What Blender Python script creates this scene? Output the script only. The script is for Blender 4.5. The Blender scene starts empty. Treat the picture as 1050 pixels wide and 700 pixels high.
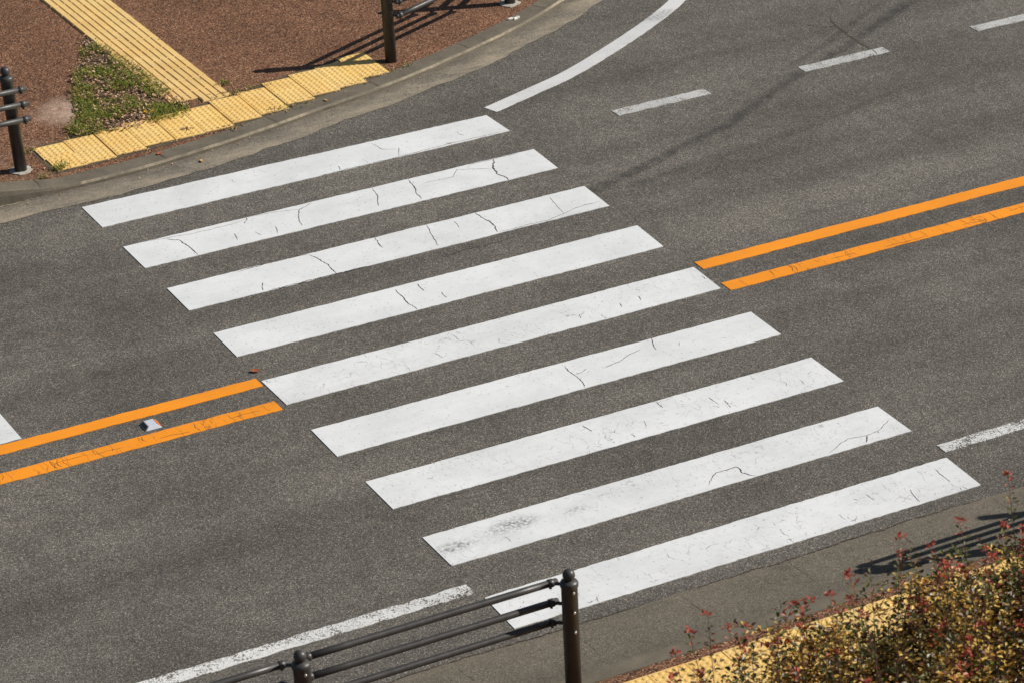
import bpy, bmesh, math, random
from mathutils import Vector, Matrix, noise as mnoise
random.seed(7)
C = bpy.context.scene.collection
SC = bpy.context.scene

# ------------------------------------------------------------------ world, sun, camera
SUN = Vector((1.307, -0.464, 1.0)).normalized()          # towards the sun
SUN_EL = math.asin(SUN.z); SUN_AZ = math.atan2(SUN.x, SUN.y)
w = bpy.data.worlds.new("World"); SC.world = w; w.use_nodes = True
nt = w.node_tree; bg = nt.nodes["Background"]
sky = nt.nodes.new("ShaderNodeTexSky"); sky.sky_type = 'NISHITA'; sky.sun_disc = False
sky.sun_elevation = SUN_EL; sky.sun_rotation = SUN_AZ
nt.links.new(sky.outputs[0], bg.inputs[0]); bg.inputs[1].default_value = 0.052
sl = bpy.data.lights.new("sun", 'SUN'); sl.energy = 4.9; sl.angle = math.radians(0.55); sl.color = (1.0, 0.95, 0.875)
so = bpy.data.objects.new("sun", sl); C.objects.link(so)
so.rotation_euler = SUN.to_track_quat('Z', 'Y').to_euler(); so.location = (10, -10, 20)

cam = bpy.data.cameras.new("camera"); co = bpy.data.objects.new("camera", cam); C.objects.link(co)
SC.camera = co
cam.sensor_fit = 'HORIZONTAL'; cam.sensor_width = 36.0
cam.lens = 36.0 * 3063.995 / 1050.0
cam.shift_x = -(771.705 - 525) / 1050.0
cam.shift_y = (1070.637 - 350) / 1050.0
cam.clip_start = 0.5; cam.clip_end = 2000
H, PI_ = 0.54346, 0.68998
H = math.radians(31.13811711); PI_ = math.radians(39.52860894) if False else 0.6900
fwd = Vector((math.sin(H) * math.cos(PI_), math.cos(H) * math.cos(PI_), -math.sin(PI_)))
right = Vector((math.cos(H), -math.sin(H), 0)); up = right.cross(fwd)
co.matrix_world = Matrix(((right.x, up.x, -fwd.x, -8.177), (right.y, up.y, -fwd.y, -25.3893), (right.z, up.z, -fwd.z, 11.4955), (0, 0, 0, 1)))
cam.dof.use_dof = True; cam.dof.focus_distance = 25.0; cam.dof.aperture_fstop = 3.2
SC.view_settings.view_transform = 'Standard'; SC.view_settings.look = 'None'
SC.view_settings.exposure = 0.09; SC.view_settings.gamma = 1.0
SC.render.film_transparent = False

# ------------------------------------------------------------------ material helpers
class NT:
    def __init__(s, name):
        s.m = bpy.data.materials.new(name); s.m.use_nodes = True
        s.t = s.m.node_tree; s.b = s.t.nodes["Principled BSDF"]
        s.pos = s.n("ShaderNodeTexCoord").outputs["Object"]
    def n(s, typ, **kw):
        nd = s.t.nodes.new(typ)
        for k, v in kw.items(): setattr(nd, k, v)
        return nd
    def put(s, inp, v):
        if isinstance(v, bpy.types.NodeSocket): s.t.links.new(v, inp)
        else: inp.default_value = v
    def math(s, op, a, b=None, c=None, clamp=False):
        nd = s.n("ShaderNodeMath", operation=op); nd.use_clamp = clamp
        s.put(nd.inputs[0], a)
        if b is not None: s.put(nd.inputs[1], b)
        if c is not None: s.put(nd.inputs[2], c)
        return nd.outputs[0]
    def vmath(s, op, a, b=None, scale=None):
        nd = s.n("ShaderNodeVectorMath", operation=op); s.put(nd.inputs[0], a)
        if b is not None: s.put(nd.inputs[1], b)
        if scale is not None: s.put(nd.inputs["Scale"], scale)
        return nd.outputs["Value"] if op in ('LENGTH', 'DOT_PRODUCT', 'DISTANCE') else nd.outputs[0]
    def noise(s, scale, detail=2, rough=0.5, vec=None, out=0, lac=2.0):
        nd = s.n("ShaderNodeTexNoise"); s.put(nd.inputs["Vector"], vec or s.pos)
        nd.inputs["Scale"].default_value = scale; nd.inputs["Detail"].default_value = detail
        nd.inputs["Roughness"].default_value = rough; nd.inputs["Lacunarity"].default_value = lac
        return nd.outputs[out]
    def voro(s, scale, feature='F1', out="Distance", vec=None, rnd=1.0):
        nd = s.n("ShaderNodeTexVoronoi", feature=feature); s.put(nd.inputs["Vector"], vec or s.pos)
        nd.inputs["Scale"].default_value = scale; nd.inputs["Randomness"].default_value = rnd
        return nd.outputs[out]
    def ramp(s, fac, stops, interp='LINEAR'):
        nd = s.n("ShaderNodeValToRGB"); r = nd.color_ramp; r.interpolation = interp
        while len(r.elements) < len(stops): r.elements.new(0.5)
        for e, (p, c) in zip(r.elements, stops):
            e.position = p
            e.color = (c, c, c, 1) if not isinstance(c, tuple) else (*c, 1)
        s.put(nd.inputs[0], fac); return nd.outputs[0]
    def mapr(s, v, a, b, c=0.0, d=1.0, smooth=False):
        nd = s.n("ShaderNodeMapRange"); nd.clamp = True
        if smooth: nd.interpolation_type = 'SMOOTHSTEP'
        s.put(nd.inputs[0], v)
        for i, x in enumerate((a, b, c, d)): nd.inputs[i + 1].default_value = x
        return nd.outputs[0]
    def mix(s, f, a, b, mode='MIX'):
        nd = s.n("ShaderNodeMix", data_type='RGBA', blend_type=mode); nd.clamp_factor = True
        s.put(nd.inputs[0], f)
        for i, v in ((6, a), (7, b)):
            if isinstance(v, (int, float)): v = (v, v, v, 1)
            elif isinstance(v, tuple) and len(v) == 3: v = (*v, 1)
            s.put(nd.inputs[i], v)
        return nd.outputs[2]
    def scaled(s, sc, rot=None, vec=None, loc=None):
        nd = s.n("ShaderNodeMapping"); s.put(nd.inputs[0], vec or s.pos); nd.inputs["Scale"].default_value = sc
        if rot: nd.inputs["Rotation"].default_value = rot
        if loc: nd.inputs["Location"].default_value = loc
        return nd.outputs[0]
    def sepx(s):
        return s.n("ShaderNodeSeparateXYZ"), None
    def xyz(s, v=None):
        nd = s.n("ShaderNodeSeparateXYZ"); s.put(nd.inputs[0], v or s.pos); return nd.outputs
    def segdist(s, a, b, vec):
        """distance from the surface point to the ground segment a-b"""
        A = (a[0], a[1], 0); D = (b[0] - a[0], b[1] - a[1], 0); L2 = D[0] ** 2 + D[1] ** 2
        rel = s.vmath('SUBTRACT', vec, A)
        t = s.math('DIVIDE', s.vmath('DOT_PRODUCT', rel, D), L2, clamp=True)
        t.node.use_clamp = True
        pr = s.n("ShaderNodeVectorMath", operation='SCALE'); pr.inputs[0].default_value = D; s.put(pr.inputs["Scale"], t)
        return s.vmath('DISTANCE', rel, pr.outputs[0])
    def bump(s, h, strength, dist, prev=None):
        nd = s.n("ShaderNodeBump"); nd.inputs["Strength"].default_value = strength; nd.inputs["Distance"].default_value = dist
        s.put(nd.inputs["Height"], h)
        if prev is not None: s.put(nd.inputs["Normal"], prev)
        return nd.outputs[0]
    def fin(s, col=None, rough=None, normal=None, spec=None, metal=None):
        for k, v in (("Base Color", col), ("Roughness", rough), ("Normal", normal), ("Specular IOR Level", spec), ("Metallic", metal)):
            if v is None: continue
            if k == "Base Color" and isinstance(v, tuple): v = (*v, 1)
            s.put(s.b.inputs[k], v)
        return s.m
    def flat(s):                                          # the position with z dropped
        v = s.xyz(); nd = s.n("ShaderNodeCombineXYZ"); s.put(nd.inputs[0], v[0]); s.put(nd.inputs[1], v[1]); return nd.outputs[0]

def asphalt_colour(s):
    cell = s.voro(128, out="Color"); r = s.n("ShaderNodeSeparateColor"); s.put(r.inputs[0], cell)
    stone = s.ramp(r.outputs[0], [(0.0, (.058, .053, .046)), (.25, (.090, .0815, .0695)), (.6, (.134, .121, .1025)), (.82, (.186, .168, .140)), (.94, (.255, .230, .188)), (1.0, (.38, .345, .28))])
    fine = s.mapr(s.noise(240, 2, .6), .25, .75, .72, 1.28)
    c = s.mix(1.0, stone, fine, 'MULTIPLY')
    big = s.mapr(s.noise(.55, 5, .6), .3, .7, .78, 1.19)
    mid = s.mapr(s.noise(5.5, 4, .6), .3, .7, .88, 1.12)
    lane = s.mapr(s.noise(1.0, 3, .55, vec=s.scaled((.07, 1.15, 1))), .3, .7, .72, 1.18)
    c = s.mix(1.0, c, s.math('MULTIPLY', s.math('MULTIPLY', big, mid), lane), 'MULTIPLY')
    return c, r.outputs[1]

def m_asphalt():
    s = NT("asphalt"); c, rnd = asphalt_colour(s)
    v = s.flat()
    wob = s.vmath('ADD', v, s.vmath('SCALE', s.noise(1.7, 2, out=1), scale=.06))
    tracks = [([(9.8, .66), (9.35, .39), (8.78, .08), (8.12, -.3), (7.29, -.69), (6.78, -.97), (6.08, -1.39), (5.39, -1.65), (4.72, -1.9), (4.0, -2.13), (3.2, -2.35)], .085, .78),
              ([(10.0, 1.02), (9.11, .53), (8.6, .26), (7.91, -.17), (7.2, -.52)], .055, .68), ([(8.0, -1.5), (7.2, -1.73), (6.3, -1.93), (5.38, -2.04), (4.6, -2.16)], .08, .42),
              ([(4.2, -2.2), (3.3, -2.42), (2.2, -2.66), (1.2, -2.76)], .05, .24)]
    dark = None
    rag = s.math('MULTIPLY', s.mapr(s.noise(7, 4, .7), .34, .60, .25, 1.0), s.mapr(s.noise(70, 2, .6), .3, .6, .55, 1.0))
    for pts, wd, amt in tracks:
        d = None
        for a, b in zip(pts, pts[1:]):
            q = s.segdist(a, b, wob); d = q if d is None else s.math('MINIMUM', d, q)
        k = s.math('MULTIPLY', s.mapr(d, wd * .35, wd * 1.25, amt, 0, True), rag)
        dark = k if dark is None else s.math('MAXIMUM', dark, k)
    # small oil spots
    for (x, y, r, a) in ((-1.05, -3.2, .17, .38), (-.85, -3.28, .12, .3), (-1.28, -5.72, .03, .75), (1.9, -2.72, .25, .22), (-2.4, -2.2, 1.0, .26), (5.8, .05, .2, .2), (7.6, -2.9, .5, .12), (-1.2, -1.2, .9, .26), (-1.4, -6.0, 1.3, .20), (-.9, -3.25, .5, .2), (6.6, -6.2, 1.1, .16), (7.9, -1.2, .8, .2)):
        d = s.vmath('DISTANCE', wob, (x, y, 0))
        k = s.math('MULTIPLY', s.mapr(d, r * .2, r, a, 0, True), rag); dark = s.math('MAXIMUM', dark, k)
    c = s.mix(dark, c, (.028, .027, .026))
    n = s.bump(s.voro(112), .55, .0045); n = s.bump(s.noise(260, 2), .25, .003, n)
    return s.fin(c, s.mapr(rnd, 0, 1, .62, .9), n, .32)

def m_paint(name, base, wear=.0, crackle=0.0, dirt=.10, smudges=(), ladder=0.0, tint=(.30, .28, .25), grain=0.0):
    s = NT(name); v = s.flat()
    ac, _ = asphalt_colour(s)
    b = s.mix(s.mapr(s.noise(1.5, 6, .7), .38, .70), base, tuple(x * k for x, k in zip(base, (.84, .845, .85))))
    b = s.mix(s.mapr(s.noise(14, 5, .7), .52, .80, 0, dirt * 1.6), b, tint)                         # grime
    b = s.mix(s.mapr(s.noise(2.0, 5, .7, vec=s.scaled((.35, 2.2, 1))), .5, .8, 0, dirt * 1.3), b, tint)
    b = s.mix(s.mapr(s.noise(170, 2, .6), .60, .80, 0, .24), b, tint)                                # grit
    spk = s.voro(75, out="Color"); sr = s.n("ShaderNodeSeparateColor"); s.put(sr.inputs[0], spk)
    b = s.mix(s.mapr(sr.outputs[0], .975, .985, 0, .35), b, (.25, .22, .19))
    if crackle:                                                                                     # hairlines
        wv = s.vmath('ADD', v, s.vmath('SCALE', s.noise(9, 3, out=1), scale=.10))
        e = s.voro(6.2, 'DISTANCE_TO_EDGE', vec=s.scaled((1.5, .55, 1), vec=wv))
        gate = s.mapr(s.noise(2.6, 3, .6), .46, .58)
        gate = s.math('MULTIPLY', gate, s.mapr(s.noise(17, 2, .6), .42, .56))
        b = s.mix(s.math('MULTIPLY', s.math('MULTIPLY', s.mapr(e, .004, .018, 1, 0), gate), crackle), b, (.11, .095, .08))
    if ladder:
        xx = s.xyz(); 
        wv = s.vmath('ADD', v, s.vmath('SCALE', s.noise(13, 3, out=1), scale=.07))
        e = s.voro(5.0, 'DISTANCE_TO_EDGE', vec=s.scaled((1.35, .12, 1), vec=wv))
        gate = s.mapr(s.noise(3.2, 2, .6), .42, .52)
        b = s.mix(s.math('MULTIPLY', s.math('MULTIPLY', s.mapr(e, .006, .026, 1, 0), gate), ladder), b, (.16, .075, .03))
    for (x, y, r, a) in smudges:
        d = s.vmath('LENGTH', s.vmath('MULTIPLY', s.vmath('SUBTRACT', v, (x, y, 0)), (.62, 1.35, 1)))
        g = s.math('MULTIPLY', s.mapr(d, r * .1, r, a, 0, True), s.mapr(s.noise(34, 4, .75), .40, .62))
        b = s.mix(g, b, (.12, .12, .11))
    if wear:
        k = s.mapr(s.math('ADD', s.noise(75, 3, .75), s.math('MULTIPLY', s.noise(6, 3, .6), .55)), .93 - wear, .98 - wear, 1, 0)
        b = s.mix(k, b, ac)
    if grain: b = s.mix(s.mapr(s.noise(95, 2, .6), .48, .62, 0, grain), b, ac)
    n = s.bump(s.noise(130, 3, .6), .22, .002); n = s.bump(s.voro(112), .15, .003, n)
    return s.fin(b, .62, n, .35)

def m_gravelwalk():
    s = NT("red_brown_gravel_asphalt"); v = s.flat()
    cell = s.voro(96, out="Color"); r = s.n("ShaderNodeSeparateColor"); s.put(r.inputs[0], cell)
    c = s.ramp(r.outputs[0], [(0, (.030, .017, .011)), (.2, (.078, .038, .022)), (.5, (.172, .079, .042)), (.75, (.235, .110, .058)), (.9, (.34, .18, .10)), (.97, (.38, .23, .135)), (1, (.52, .36, .23))])
    c = s.mix(1.0, c, s.mapr(s.noise(190, 2, .6), .25, .75, .72, 1.28), 'MULTIPLY')
    c = s.mix(1.0, c, s.math('MULTIPLY', s.mapr(s.noise(.8, 5, .6), .3, .7, .80, 1.2), s.mapr(s.noise(6, 4, .6), .3, .7, .87, 1.12)), 'MULTIPLY')
    wob = s.vmath('ADD', v, s.vmath('SCALE', s.noise(3, 4, out=1), scale=.24)); wob = s.vmath('SUBTRACT', wob, (.12, .12, 0))
    # pale sandy blot, worn line on the paving, dusty margin by the kerb
    g = s.math('MULTIPLY', s.mapr(s.vmath('DISTANCE', wob, (.70, 2.02, 0)), .12, .50, 1.0, 0, True), s.mapr(s.noise(11, 4, .7), .30, .58, .3, 1))
    c = s.mix(g, c, (.54, .39, .30))
    d = None
    for a, b in (((1.9, 2.95), (2.35, 3.16)), ((2.35, 3.16), (2.94, 3.43)), ((2.94, 3.43), (3.6, 3.75)), ((.60, 4.15), (1.19, 4.08)), ((1.19, 4.08), (1.45, 4.2))):
        q = s.segdist(a, b, wob); d = q if d is None else s.math('MINIMUM', d, q)
    c = s.mix(s.math('MULTIPLY', s.mapr(d, .0, .07, .6, 0, True), s.mapr(s.noise(7, 3, .7), .42, .6)), c, (.42, .29, .19))
    d = s.segdist((.1, 1.42), (-1.2, .9), wob); d = s.math('MINIMUM', d, s.segdist((-.9, .75), (.1, .72), wob))
    c = s.mix(s.math('MULTIPLY', s.mapr(d, .02, .22, .6, 0, True), s.mapr(s.noise(16, 4, .7), .35, .62)), c, (.36, .25, .17))
    d = s.segdist((.78, 2.35), (1.3, 3.5), wob)
    c = s.mix(s.math('MULTIPLY', s.mapr(d, .03, .16, .5, 0, True), s.mapr(s.noise(13, 4, .7), .35, .6)), c, (.055, .045, .028))
    n = s.bump(s.voro(96), .6, .005); n = s.bump(s.noise(240, 2), .3, .003, n)
    return s.fin(c, .85, n, .25)

def m_gutter(name, lo, hi, sand, sandmix):
    s = NT(name)
    c = s.mix(s.mapr(s.noise(2.2, 5, .65), .3, .7), lo, hi)
    cell = s.voro(120, out="Color"); r = s.n("ShaderNodeSeparateColor"); s.put(r.inputs[0], cell)
    c = s.mix(1.0, c, s.ramp(r.outputs[0], [(0, .55), (.3, .85), (.7, 1.08), (.93, 1.4), (1, 1.75)]), 'MULTIPLY')
    c = s.mix(1.0, c, s.mapr(s.noise(26, 5, .7), .3, .7, .80, 1.18), 'MULTIPLY')
    st = s.math('MULTIPLY', s.mapr(s.noise(1.9, 6, .75, vec=s.scaled((.6, 2.4, 1))), .40, .66), sandmix)
    ux = s.xyz(s.n('ShaderNodeTexCoord').outputs['UV'])[0]
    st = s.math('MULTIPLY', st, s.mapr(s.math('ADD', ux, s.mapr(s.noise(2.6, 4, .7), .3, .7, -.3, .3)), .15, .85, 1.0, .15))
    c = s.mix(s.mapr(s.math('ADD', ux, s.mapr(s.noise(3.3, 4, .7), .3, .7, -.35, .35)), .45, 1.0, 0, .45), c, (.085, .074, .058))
    c = s.mix(st, c, s.mix(s.mapr(s.noise(60, 3, .7), .3, .7), sand, tuple(x * .68 for x in sand)))
    c = s.mix(s.mapr(s.noise(3.4, 5, .75), .56, .75, 0, .45), c, (.055, .05, .043))
    n = s.bump(s.voro(120), .32, .004); n = s.bump(s.noise(60, 4, .7), .25, .005, n)
    return s.fin(c, .84, n, .25)

def m_concrete(name, base, var=.25, scale=4.0, stain=(.07, .062, .05)):
    s = NT(name)
    c = s.mix(s.mapr(s.noise(scale, 5, .65), .3, .7), base, tuple(x * (1 - var) for x in base))
    c = s.mix(1.0, c, s.mapr(s.noise(120, 3, .6), .3, .7, .74, 1.26), 'MULTIPLY')
    c = s.mix(s.mapr(s.noise(scale * 2.7, 5, .75), .53, .74, 0, .5), c, stain)
    return s.fin(c, .85, s.bump(s.noise(110, 4, .7), .4, .004), .25)

def m_worn_edge():
    s = NT("kerb_edge_worn")
    k = s.math('MULTIPLY', s.mapr(s.noise(1.4, 4, .65), .40, .60, .15, 1), s.mapr(s.noise(13, 4, .75), .36, .58, .2, 1))
    c = s.mix(k, (.150, .130, .100), s.mix(s.mapr(s.noise(50, 3, .7), .3, .7), (.46, .385, .275), (.30, .25, .18)))
    return s.fin(c, .85, s.bump(s.noise(90, 4, .7), .4, .004), .25)

def m_tile(name, base, dirt, amt):
    s = NT(name)
    rnd = s.n("ShaderNodeTexWhiteNoise", noise_dimensions='2D')
    snap = s.n("ShaderNodeVectorMath", operation='SNAP'); s.put(snap.inputs[0], s.vmath('ADD', s.pos, (.0, .1, 0))); snap.inputs[1].default_value = (.305, .305, 1)
    s.put(rnd.inputs["Vector"], snap.outputs[0])
    c = s.mix(rnd.outputs["Value"], base, tuple(x * k for x, k in zip(base, (.97, .90, .80))))
    c = s.mix(s.mapr(s.noise(5, 5, .7), .40, .75, 0, amt), c, dirt)
    c = s.mix(s.mapr(s.noise(42, 4, .7), .52, .78, 0, amt * 1.2), c, dirt)
    c = s.mix(s.mapr(s.noise(3, 4, .6), .3, .7, .0, .25), c, (.86, .66, .34))
    return s.fin(c, .68, s.bump(s.noise(150, 3, .6), .25, .002), .3)

def m_metal():
    s = NT("dark_brown_painted_steel")
    c = s.mix(s.mapr(s.noise(7, 4, .6), .3, .7), (.040, .037, .035), (.056, .052, .048))
    c = s.mix(s.mapr(s.noise(38, 4, .7), .58, .78, 0, .5), c, (.12, .095, .07))
    return s.fin(c, s.mapr(s.noise(22, 3, .6), .3, .7, .36, .55), s.bump(s.noise(60, 3, .6), .08, .002), .5)

def m_simple(name, col, rough=.6, var=.18, scale=30, spec=.35, metal=None):
    s = NT(name)
    c = s.mix(s.mapr(s.noise(scale, 3, .6), .3, .7), tuple(x * (1 + var) for x in col), tuple(x * (1 - var) for x in col))
    return s.fin(c, rough, None, spec, metal)

def m_leaf(name, a, b, trans=.25, rough=.5):
    s = NT(name); inf = s.n("ShaderNodeNewGeometry")
    c = s.mix(inf.outputs["Random Per Island"], a, b)
    c = s.mix(1.0, c, s.mapr(s.noise(70, 2, .6), .3, .7, .8, 1.2), 'MULTIPLY')
    s.fin(c, rough, None, .35)
    if trans:
        tr = s.n("ShaderNodeBsdfTranslucent"); s.put(tr.inputs[0], c); mx = s.n("ShaderNodeMixShader"); mx.inputs[0].default_value = trans
        out = s.t.nodes["Material Output"]
        s.t.links.new(s.b.outputs[0], mx.inputs[1]); s.t.links.new(tr.outputs[0], mx.inputs[2]); s.t.links.new(mx.outputs[0], out.inputs[0])
    return s.m

# ------------------------------------------------------------------ object helpers
def link(name, bm, mats, parent=None, loc=(0, 0, 0), smooth=False):
    me = bpy.data.meshes.new(name); bm.normal_update(); bm.to_mesh(me); bm.free()
    for m in (mats if isinstance(mats, (list, tuple)) else [mats]): me.materials.append(m)
    if smooth:
        for p in me.polygons: p.use_smooth = True
    o = bpy.data.objects.new(name, me); C.objects.link(o); o.location = loc
    if parent: o.parent = parent
    return o
def tag(o, label, cat, group=None, kind=None):
    o['label'] = label; o['category'] = cat
    if group: o['group'] = group
    if kind: o['kind'] = kind
    return o
def structure(o, label=None, cat=None):
    o['kind'] = 'structure'
    if label: o['label'] = label; o['category'] = cat
    return o
def empty(name, loc, label, cat, group=None, rz=0):
    o = bpy.data.objects.new(name, None); C.objects.link(o); o.location = loc; o.rotation_euler = (0, 0, rz); o.empty_display_size = .1
    return tag(o, label, cat, group)
def face(bm, pts, mi=0):
    f = bm.faces.new([bm.verts.new(p) for p in pts]); f.material_index = mi; return f
def tube(bm, pts, rad, n=8, cap=True, mi=0, smooth=True):
    rings = []
    for i, p in enumerate(pts):
        p = Vector(p); a = Vector(pts[max(i - 1, 0)]); b = Vector(pts[min(i + 1, len(pts) - 1)])
        d = (b - a).normalized(); u = d.cross(Vector((0, 0, 1)))
        if u.length < 1e-3: u = Vector((1, 0, 0))
        u.normalize(); v2 = d.cross(u)
        r = rad[i] if isinstance(rad, (list, tuple)) else rad
        rings.append([bm.verts.new(p + u * (r * math.cos(2 * math.pi * k / n)) + v2 * (r * math.sin(2 * math.pi * k / n))) for k in range(n)])
    for A, B in zip(rings, rings[1:]):
        for k in range(n):
            f = bm.faces.new((A[k], A[(k + 1) % n], B[(k + 1) % n], B[k])); f.material_index = mi; f.smooth = smooth
    if cap:
        for R in (rings[0], rings[-1]):
            try: f = bm.faces.new(R); f.material_index = mi
            except ValueError: pass
def lathe(bm, prof, n=24, centre=(0, 0, 0), mi=0):
    rings = []
    cx, cy, cz = centre
    for r, z in prof:
        rings.append([bm.verts.new((cx + r * math.cos(2 * math.pi * k / n), cy + r * math.sin(2 * math.pi * k / n), cz + z)) for k in range(n)])
    for A, B in zip(rings, rings[1:]):
        for k in range(n):
            f = bm.faces.new((A[k], A[(k + 1) % n], B[(k + 1) % n], B[k])); f.smooth = True; f.material_index = mi
    for R in (rings[0], rings[-1]):
        f = bm.faces.new(R); f.material_index = mi
def uvset(bm, f, d):
    l = bm.loops.layers.uv.verify()
    for lp in f.loops: lp[l].uv = (d[lp.vert], 0)
def fix(bm): bmesh.ops.recalc_face_normals(bm, faces=bm.faces[:])
def jit(p, s, f=1.0, seed=0.0):
    return mnoise.noise(Vector((p[0] * f, p[1] * f, seed))) * s
def smooth_poly(pts, step=.15):
    out = []; n = len(pts)
    for i in range(n - 1):
        p0 = Vector(pts[max(i - 1, 0)]); p1 = Vector(pts[i]); p2 = Vector(pts[i + 1]); p3 = Vector(pts[min(i + 2, n - 1)])
        L = (p2 - p1).length; k = max(1, min(60, int(L / step)))
        d1 = (p2 - p0) * .5; d2 = (p3 - p1) * .5
        if (p1 - p0).length > 1e-6: d1 = d1 * min(1, 2 * L / ((p2 - p0).length + 1e-9))
        if (p3 - p2).length > 1e-6: d2 = d2 * min(1, 2 * L / ((p3 - p1).length + 1e-9))
        for j in range(k):
            t = j / k; t2 = t * t; t3 = t2 * t
            out.append(p1 * (2 * t3 - 3 * t2 + 1) + d1 * (t3 - 2 * t2 + t) + p2 * (-2 * t3 + 3 * t2) + d2 * (t3 - t2))
    out.append(Vector(pts[-1])); return out
def offset(poly, d):
    out = []
    for i, p in enumerate(poly):
        t = (poly[min(i + 1, len(poly) - 1)] - poly[max(i - 1, 0)]).normalized(); out.append(Vector((p.x - t.y * d, p.y + t.x * d)))
    return out
def ribbon(bm, pts, wd, z, mi=0, rough=.35, step=.02, seed=0):
    """a jagged crack along a ground polyline"""
    P = []
    for a, b in zip(pts, pts[1:]):
        L = math.dist(a, b); k = max(1, int(L / step))
        for j in range(k): P.append((a[0] + (b[0] - a[0]) * j / k, a[1] + (b[1] - a[1]) * j / k))
    P.append(pts[-1]); n = len(P); rows = []
    for i, p in enumerate(P):
        a = P[max(i - 1, 0)]; b = P[min(i + 1, n - 1)]; L = math.dist(a, b) or 1; nx, ny = -(b[1] - a[1]) / L, (b[0] - a[0]) / L
        t = i / max(1, n - 1); tp = min(1, 6 * t + .25, 6 * (1 - t) + .25)
        off = random.uniform(-1, 1) * wd * .6 + jit(p, .012, 11, seed)
        hw = wd * .5 * tp * random.uniform(1 - rough, 1 + rough)
        rows.append((bm.verts.new((p[0] + nx * (off + hw), p[1] + ny * (off + hw), z)), bm.verts.new((p[0] + nx * (off - hw), p[1] + ny * (off - hw), z))))
    for A, B in zip(rows, rows[1:]):
        f = bm.faces.new((A[1], B[1], B[0], A[0])); f.material_index = mi
# ------------------------------------------------------------------ materials
M = {}
M['asphalt'] = m_asphalt()
WHITE = (.775, .785, .78); ORANGE = (.99, .335, .016)
M['white'] = m_paint("white_road_paint", WHITE, dirt=.10)
M['white_crackled'] = m_paint("white_road_paint_crackled", WHITE, crackle=.75, dirt=.16)
M['white_smudged'] = m_paint("white_road_paint_smudged", WHITE, crackle=.55, dirt=.14, smudges=((.15, -7.24, .16, .9), (.70, -7.17, .19, .9), (1.22, -7.22, .12, .55), (.45, -7.22, .22, .22)))
M['white_worn'] = m_paint("white_edge_line_paint_worn", (.76, .755, .73), wear=.235, dirt=.16)
M['white_chipped'] = m_paint("white_edge_line_paint_chipped", (.74, .74, .72), wear=.20, dirt=.2)
M['white_faded'] = m_paint("white_lane_paint_faded", (.60, .60, .58), wear=.26, dirt=.22, grain=.35)
M['orange'] = m_paint("orange_road_paint", tuple(x * .97 for x in ORANGE), dirt=.09, tint=(.42, .18, .05))
M['orange_cracked'] = m_paint("orange_road_paint_cracked", tuple(x * .97 for x in ORANGE), dirt=.05, ladder=.5, tint=(.42, .18, .05))
M['crack'] = m_simple("crack_dirt", (.075, .060, .047), .9, .3, 60)
M['walk'] = m_gravelwalk()
M['gutter'] = m_gutter("gutter_concrete", (.150, .133, .107), (.245, .215, .168), (.46, .38, .275), .95)
M['gutter_near'] = m_gutter("gutter_concrete_grey", (.125, .110, .086), (.165, .144, .110), (.22, .185, .135), .6)
M['kerb'] = m_concrete("kerb_concrete", (.180, .155, .115), .35, 5)
M['kerb_edge'] = m_worn_edge()
M['pale_concrete'] = m_concrete("pale_footing_concrete", (.50, .46, .39), .25, 12)
M['tile'] = m_tile("yellow_tactile_tile", (.86, .575, .185), (.42, .28, .12), .34)
M['tile_joint'] = m_simple("tile_joint_dirt", (.10, .075, .045), .9, .4, 40)
M['tile_bar'] = m_tile("yellow_tactile_bar", (.86, .60, .235), (.45, .30, .12), .45)
M['tile_floor'] = m_tile("yellow_tactile_dirty_ground", (.46, .29, .095), (.12, .085, .04), .8)
M['steel'] = m_metal()
M['bolt'] = m_simple("zinc_bolt", (.42, .38, .33), .35, .1, 80, .5, .6)
M['bracket'] = m_simple("steel_bracket_paint", (.16, .125, .10), .42, .25, 30, .5)
M['grass'] = m_leaf("grass_blade", (.15, .205, .024), (.44, .42, .08), .4)
M['weed'] = m_leaf("weed_leaf", (.13, .20, .028), (.36, .37, .06), .35)
M['dry'] = m_leaf("dry_leaf", (.24, .125, .06), (.68, .46, .29), .1, .7)
M['soil'] = m_simple("bare_soil", (.085, .060, .036), .95, .45, 22)
M['petal'] = m_simple("yellow_petal", (.85, .56, .01), .6, .1, 200)
M['stem'] = m_simple("green_stem", (.10, .13, .035), .6, .2, 60)
M['twig'] = m_simple("brown_twig", (.10, .060, .036), .8, .35, 25)
M['leaf_dark'] = m_leaf("dark_green_leaf", (.045, .058, .016), (.16, .16, .040), .2, .38)
M['leaf_bronze'] = m_leaf("bronze_leaf", (.12, .056, .028), (.22, .11, .05), .25, .42)
M['leaf_red'] = m_leaf("red_leaf", (.42, .065, .042), (.60, .18, .115), .35, .45)
M['leaf_gold'] = m_leaf("golden_leaf", (.80, .48, .08), (.93, .70, .22), .42, .5)
M['stud_white'] = m_simple("stud_white_body", (.56, .60, .66), .4, .08, 40)
M['stud_amber'] = m_simple("stud_amber_lens", (.85, .22, .02), .2, .1, 60, .6)
M['stud_dark'] = m_simple("stud_dark_lens", (.10, .045, .015), .25, .2, 60, .6)
M['litter'] = m_simple("white_litter", (.80, .78, .72), .7, .1, 50)
M['brown_leaf'] = m_simple("fallen_brown_leaf", (.34, .10, .04), .6, .3, 80)
M['tan_leaf'] = m_simple("fallen_tan_leaf", (.50, .30, .12), .6, .3, 80)

# ------------------------------------------------------------------ ground and road
bm = bmesh.new(); face(bm, [(-300, -300, -.05), (300, -300, -.05), (300, 300, -.05), (-300, 300, -.05)])
structure(link("ground", bm, m_simple("dry_ground", (.13, .11, .07), .95, .3, .6)))
bm = bmesh.new(); face(bm, [(-60, -9.37, 0), (60, -9.37, 0), (60, 45, 0), (-60, 45, 0)])
structure(link("road", bm, M['asphalt']))

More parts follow.
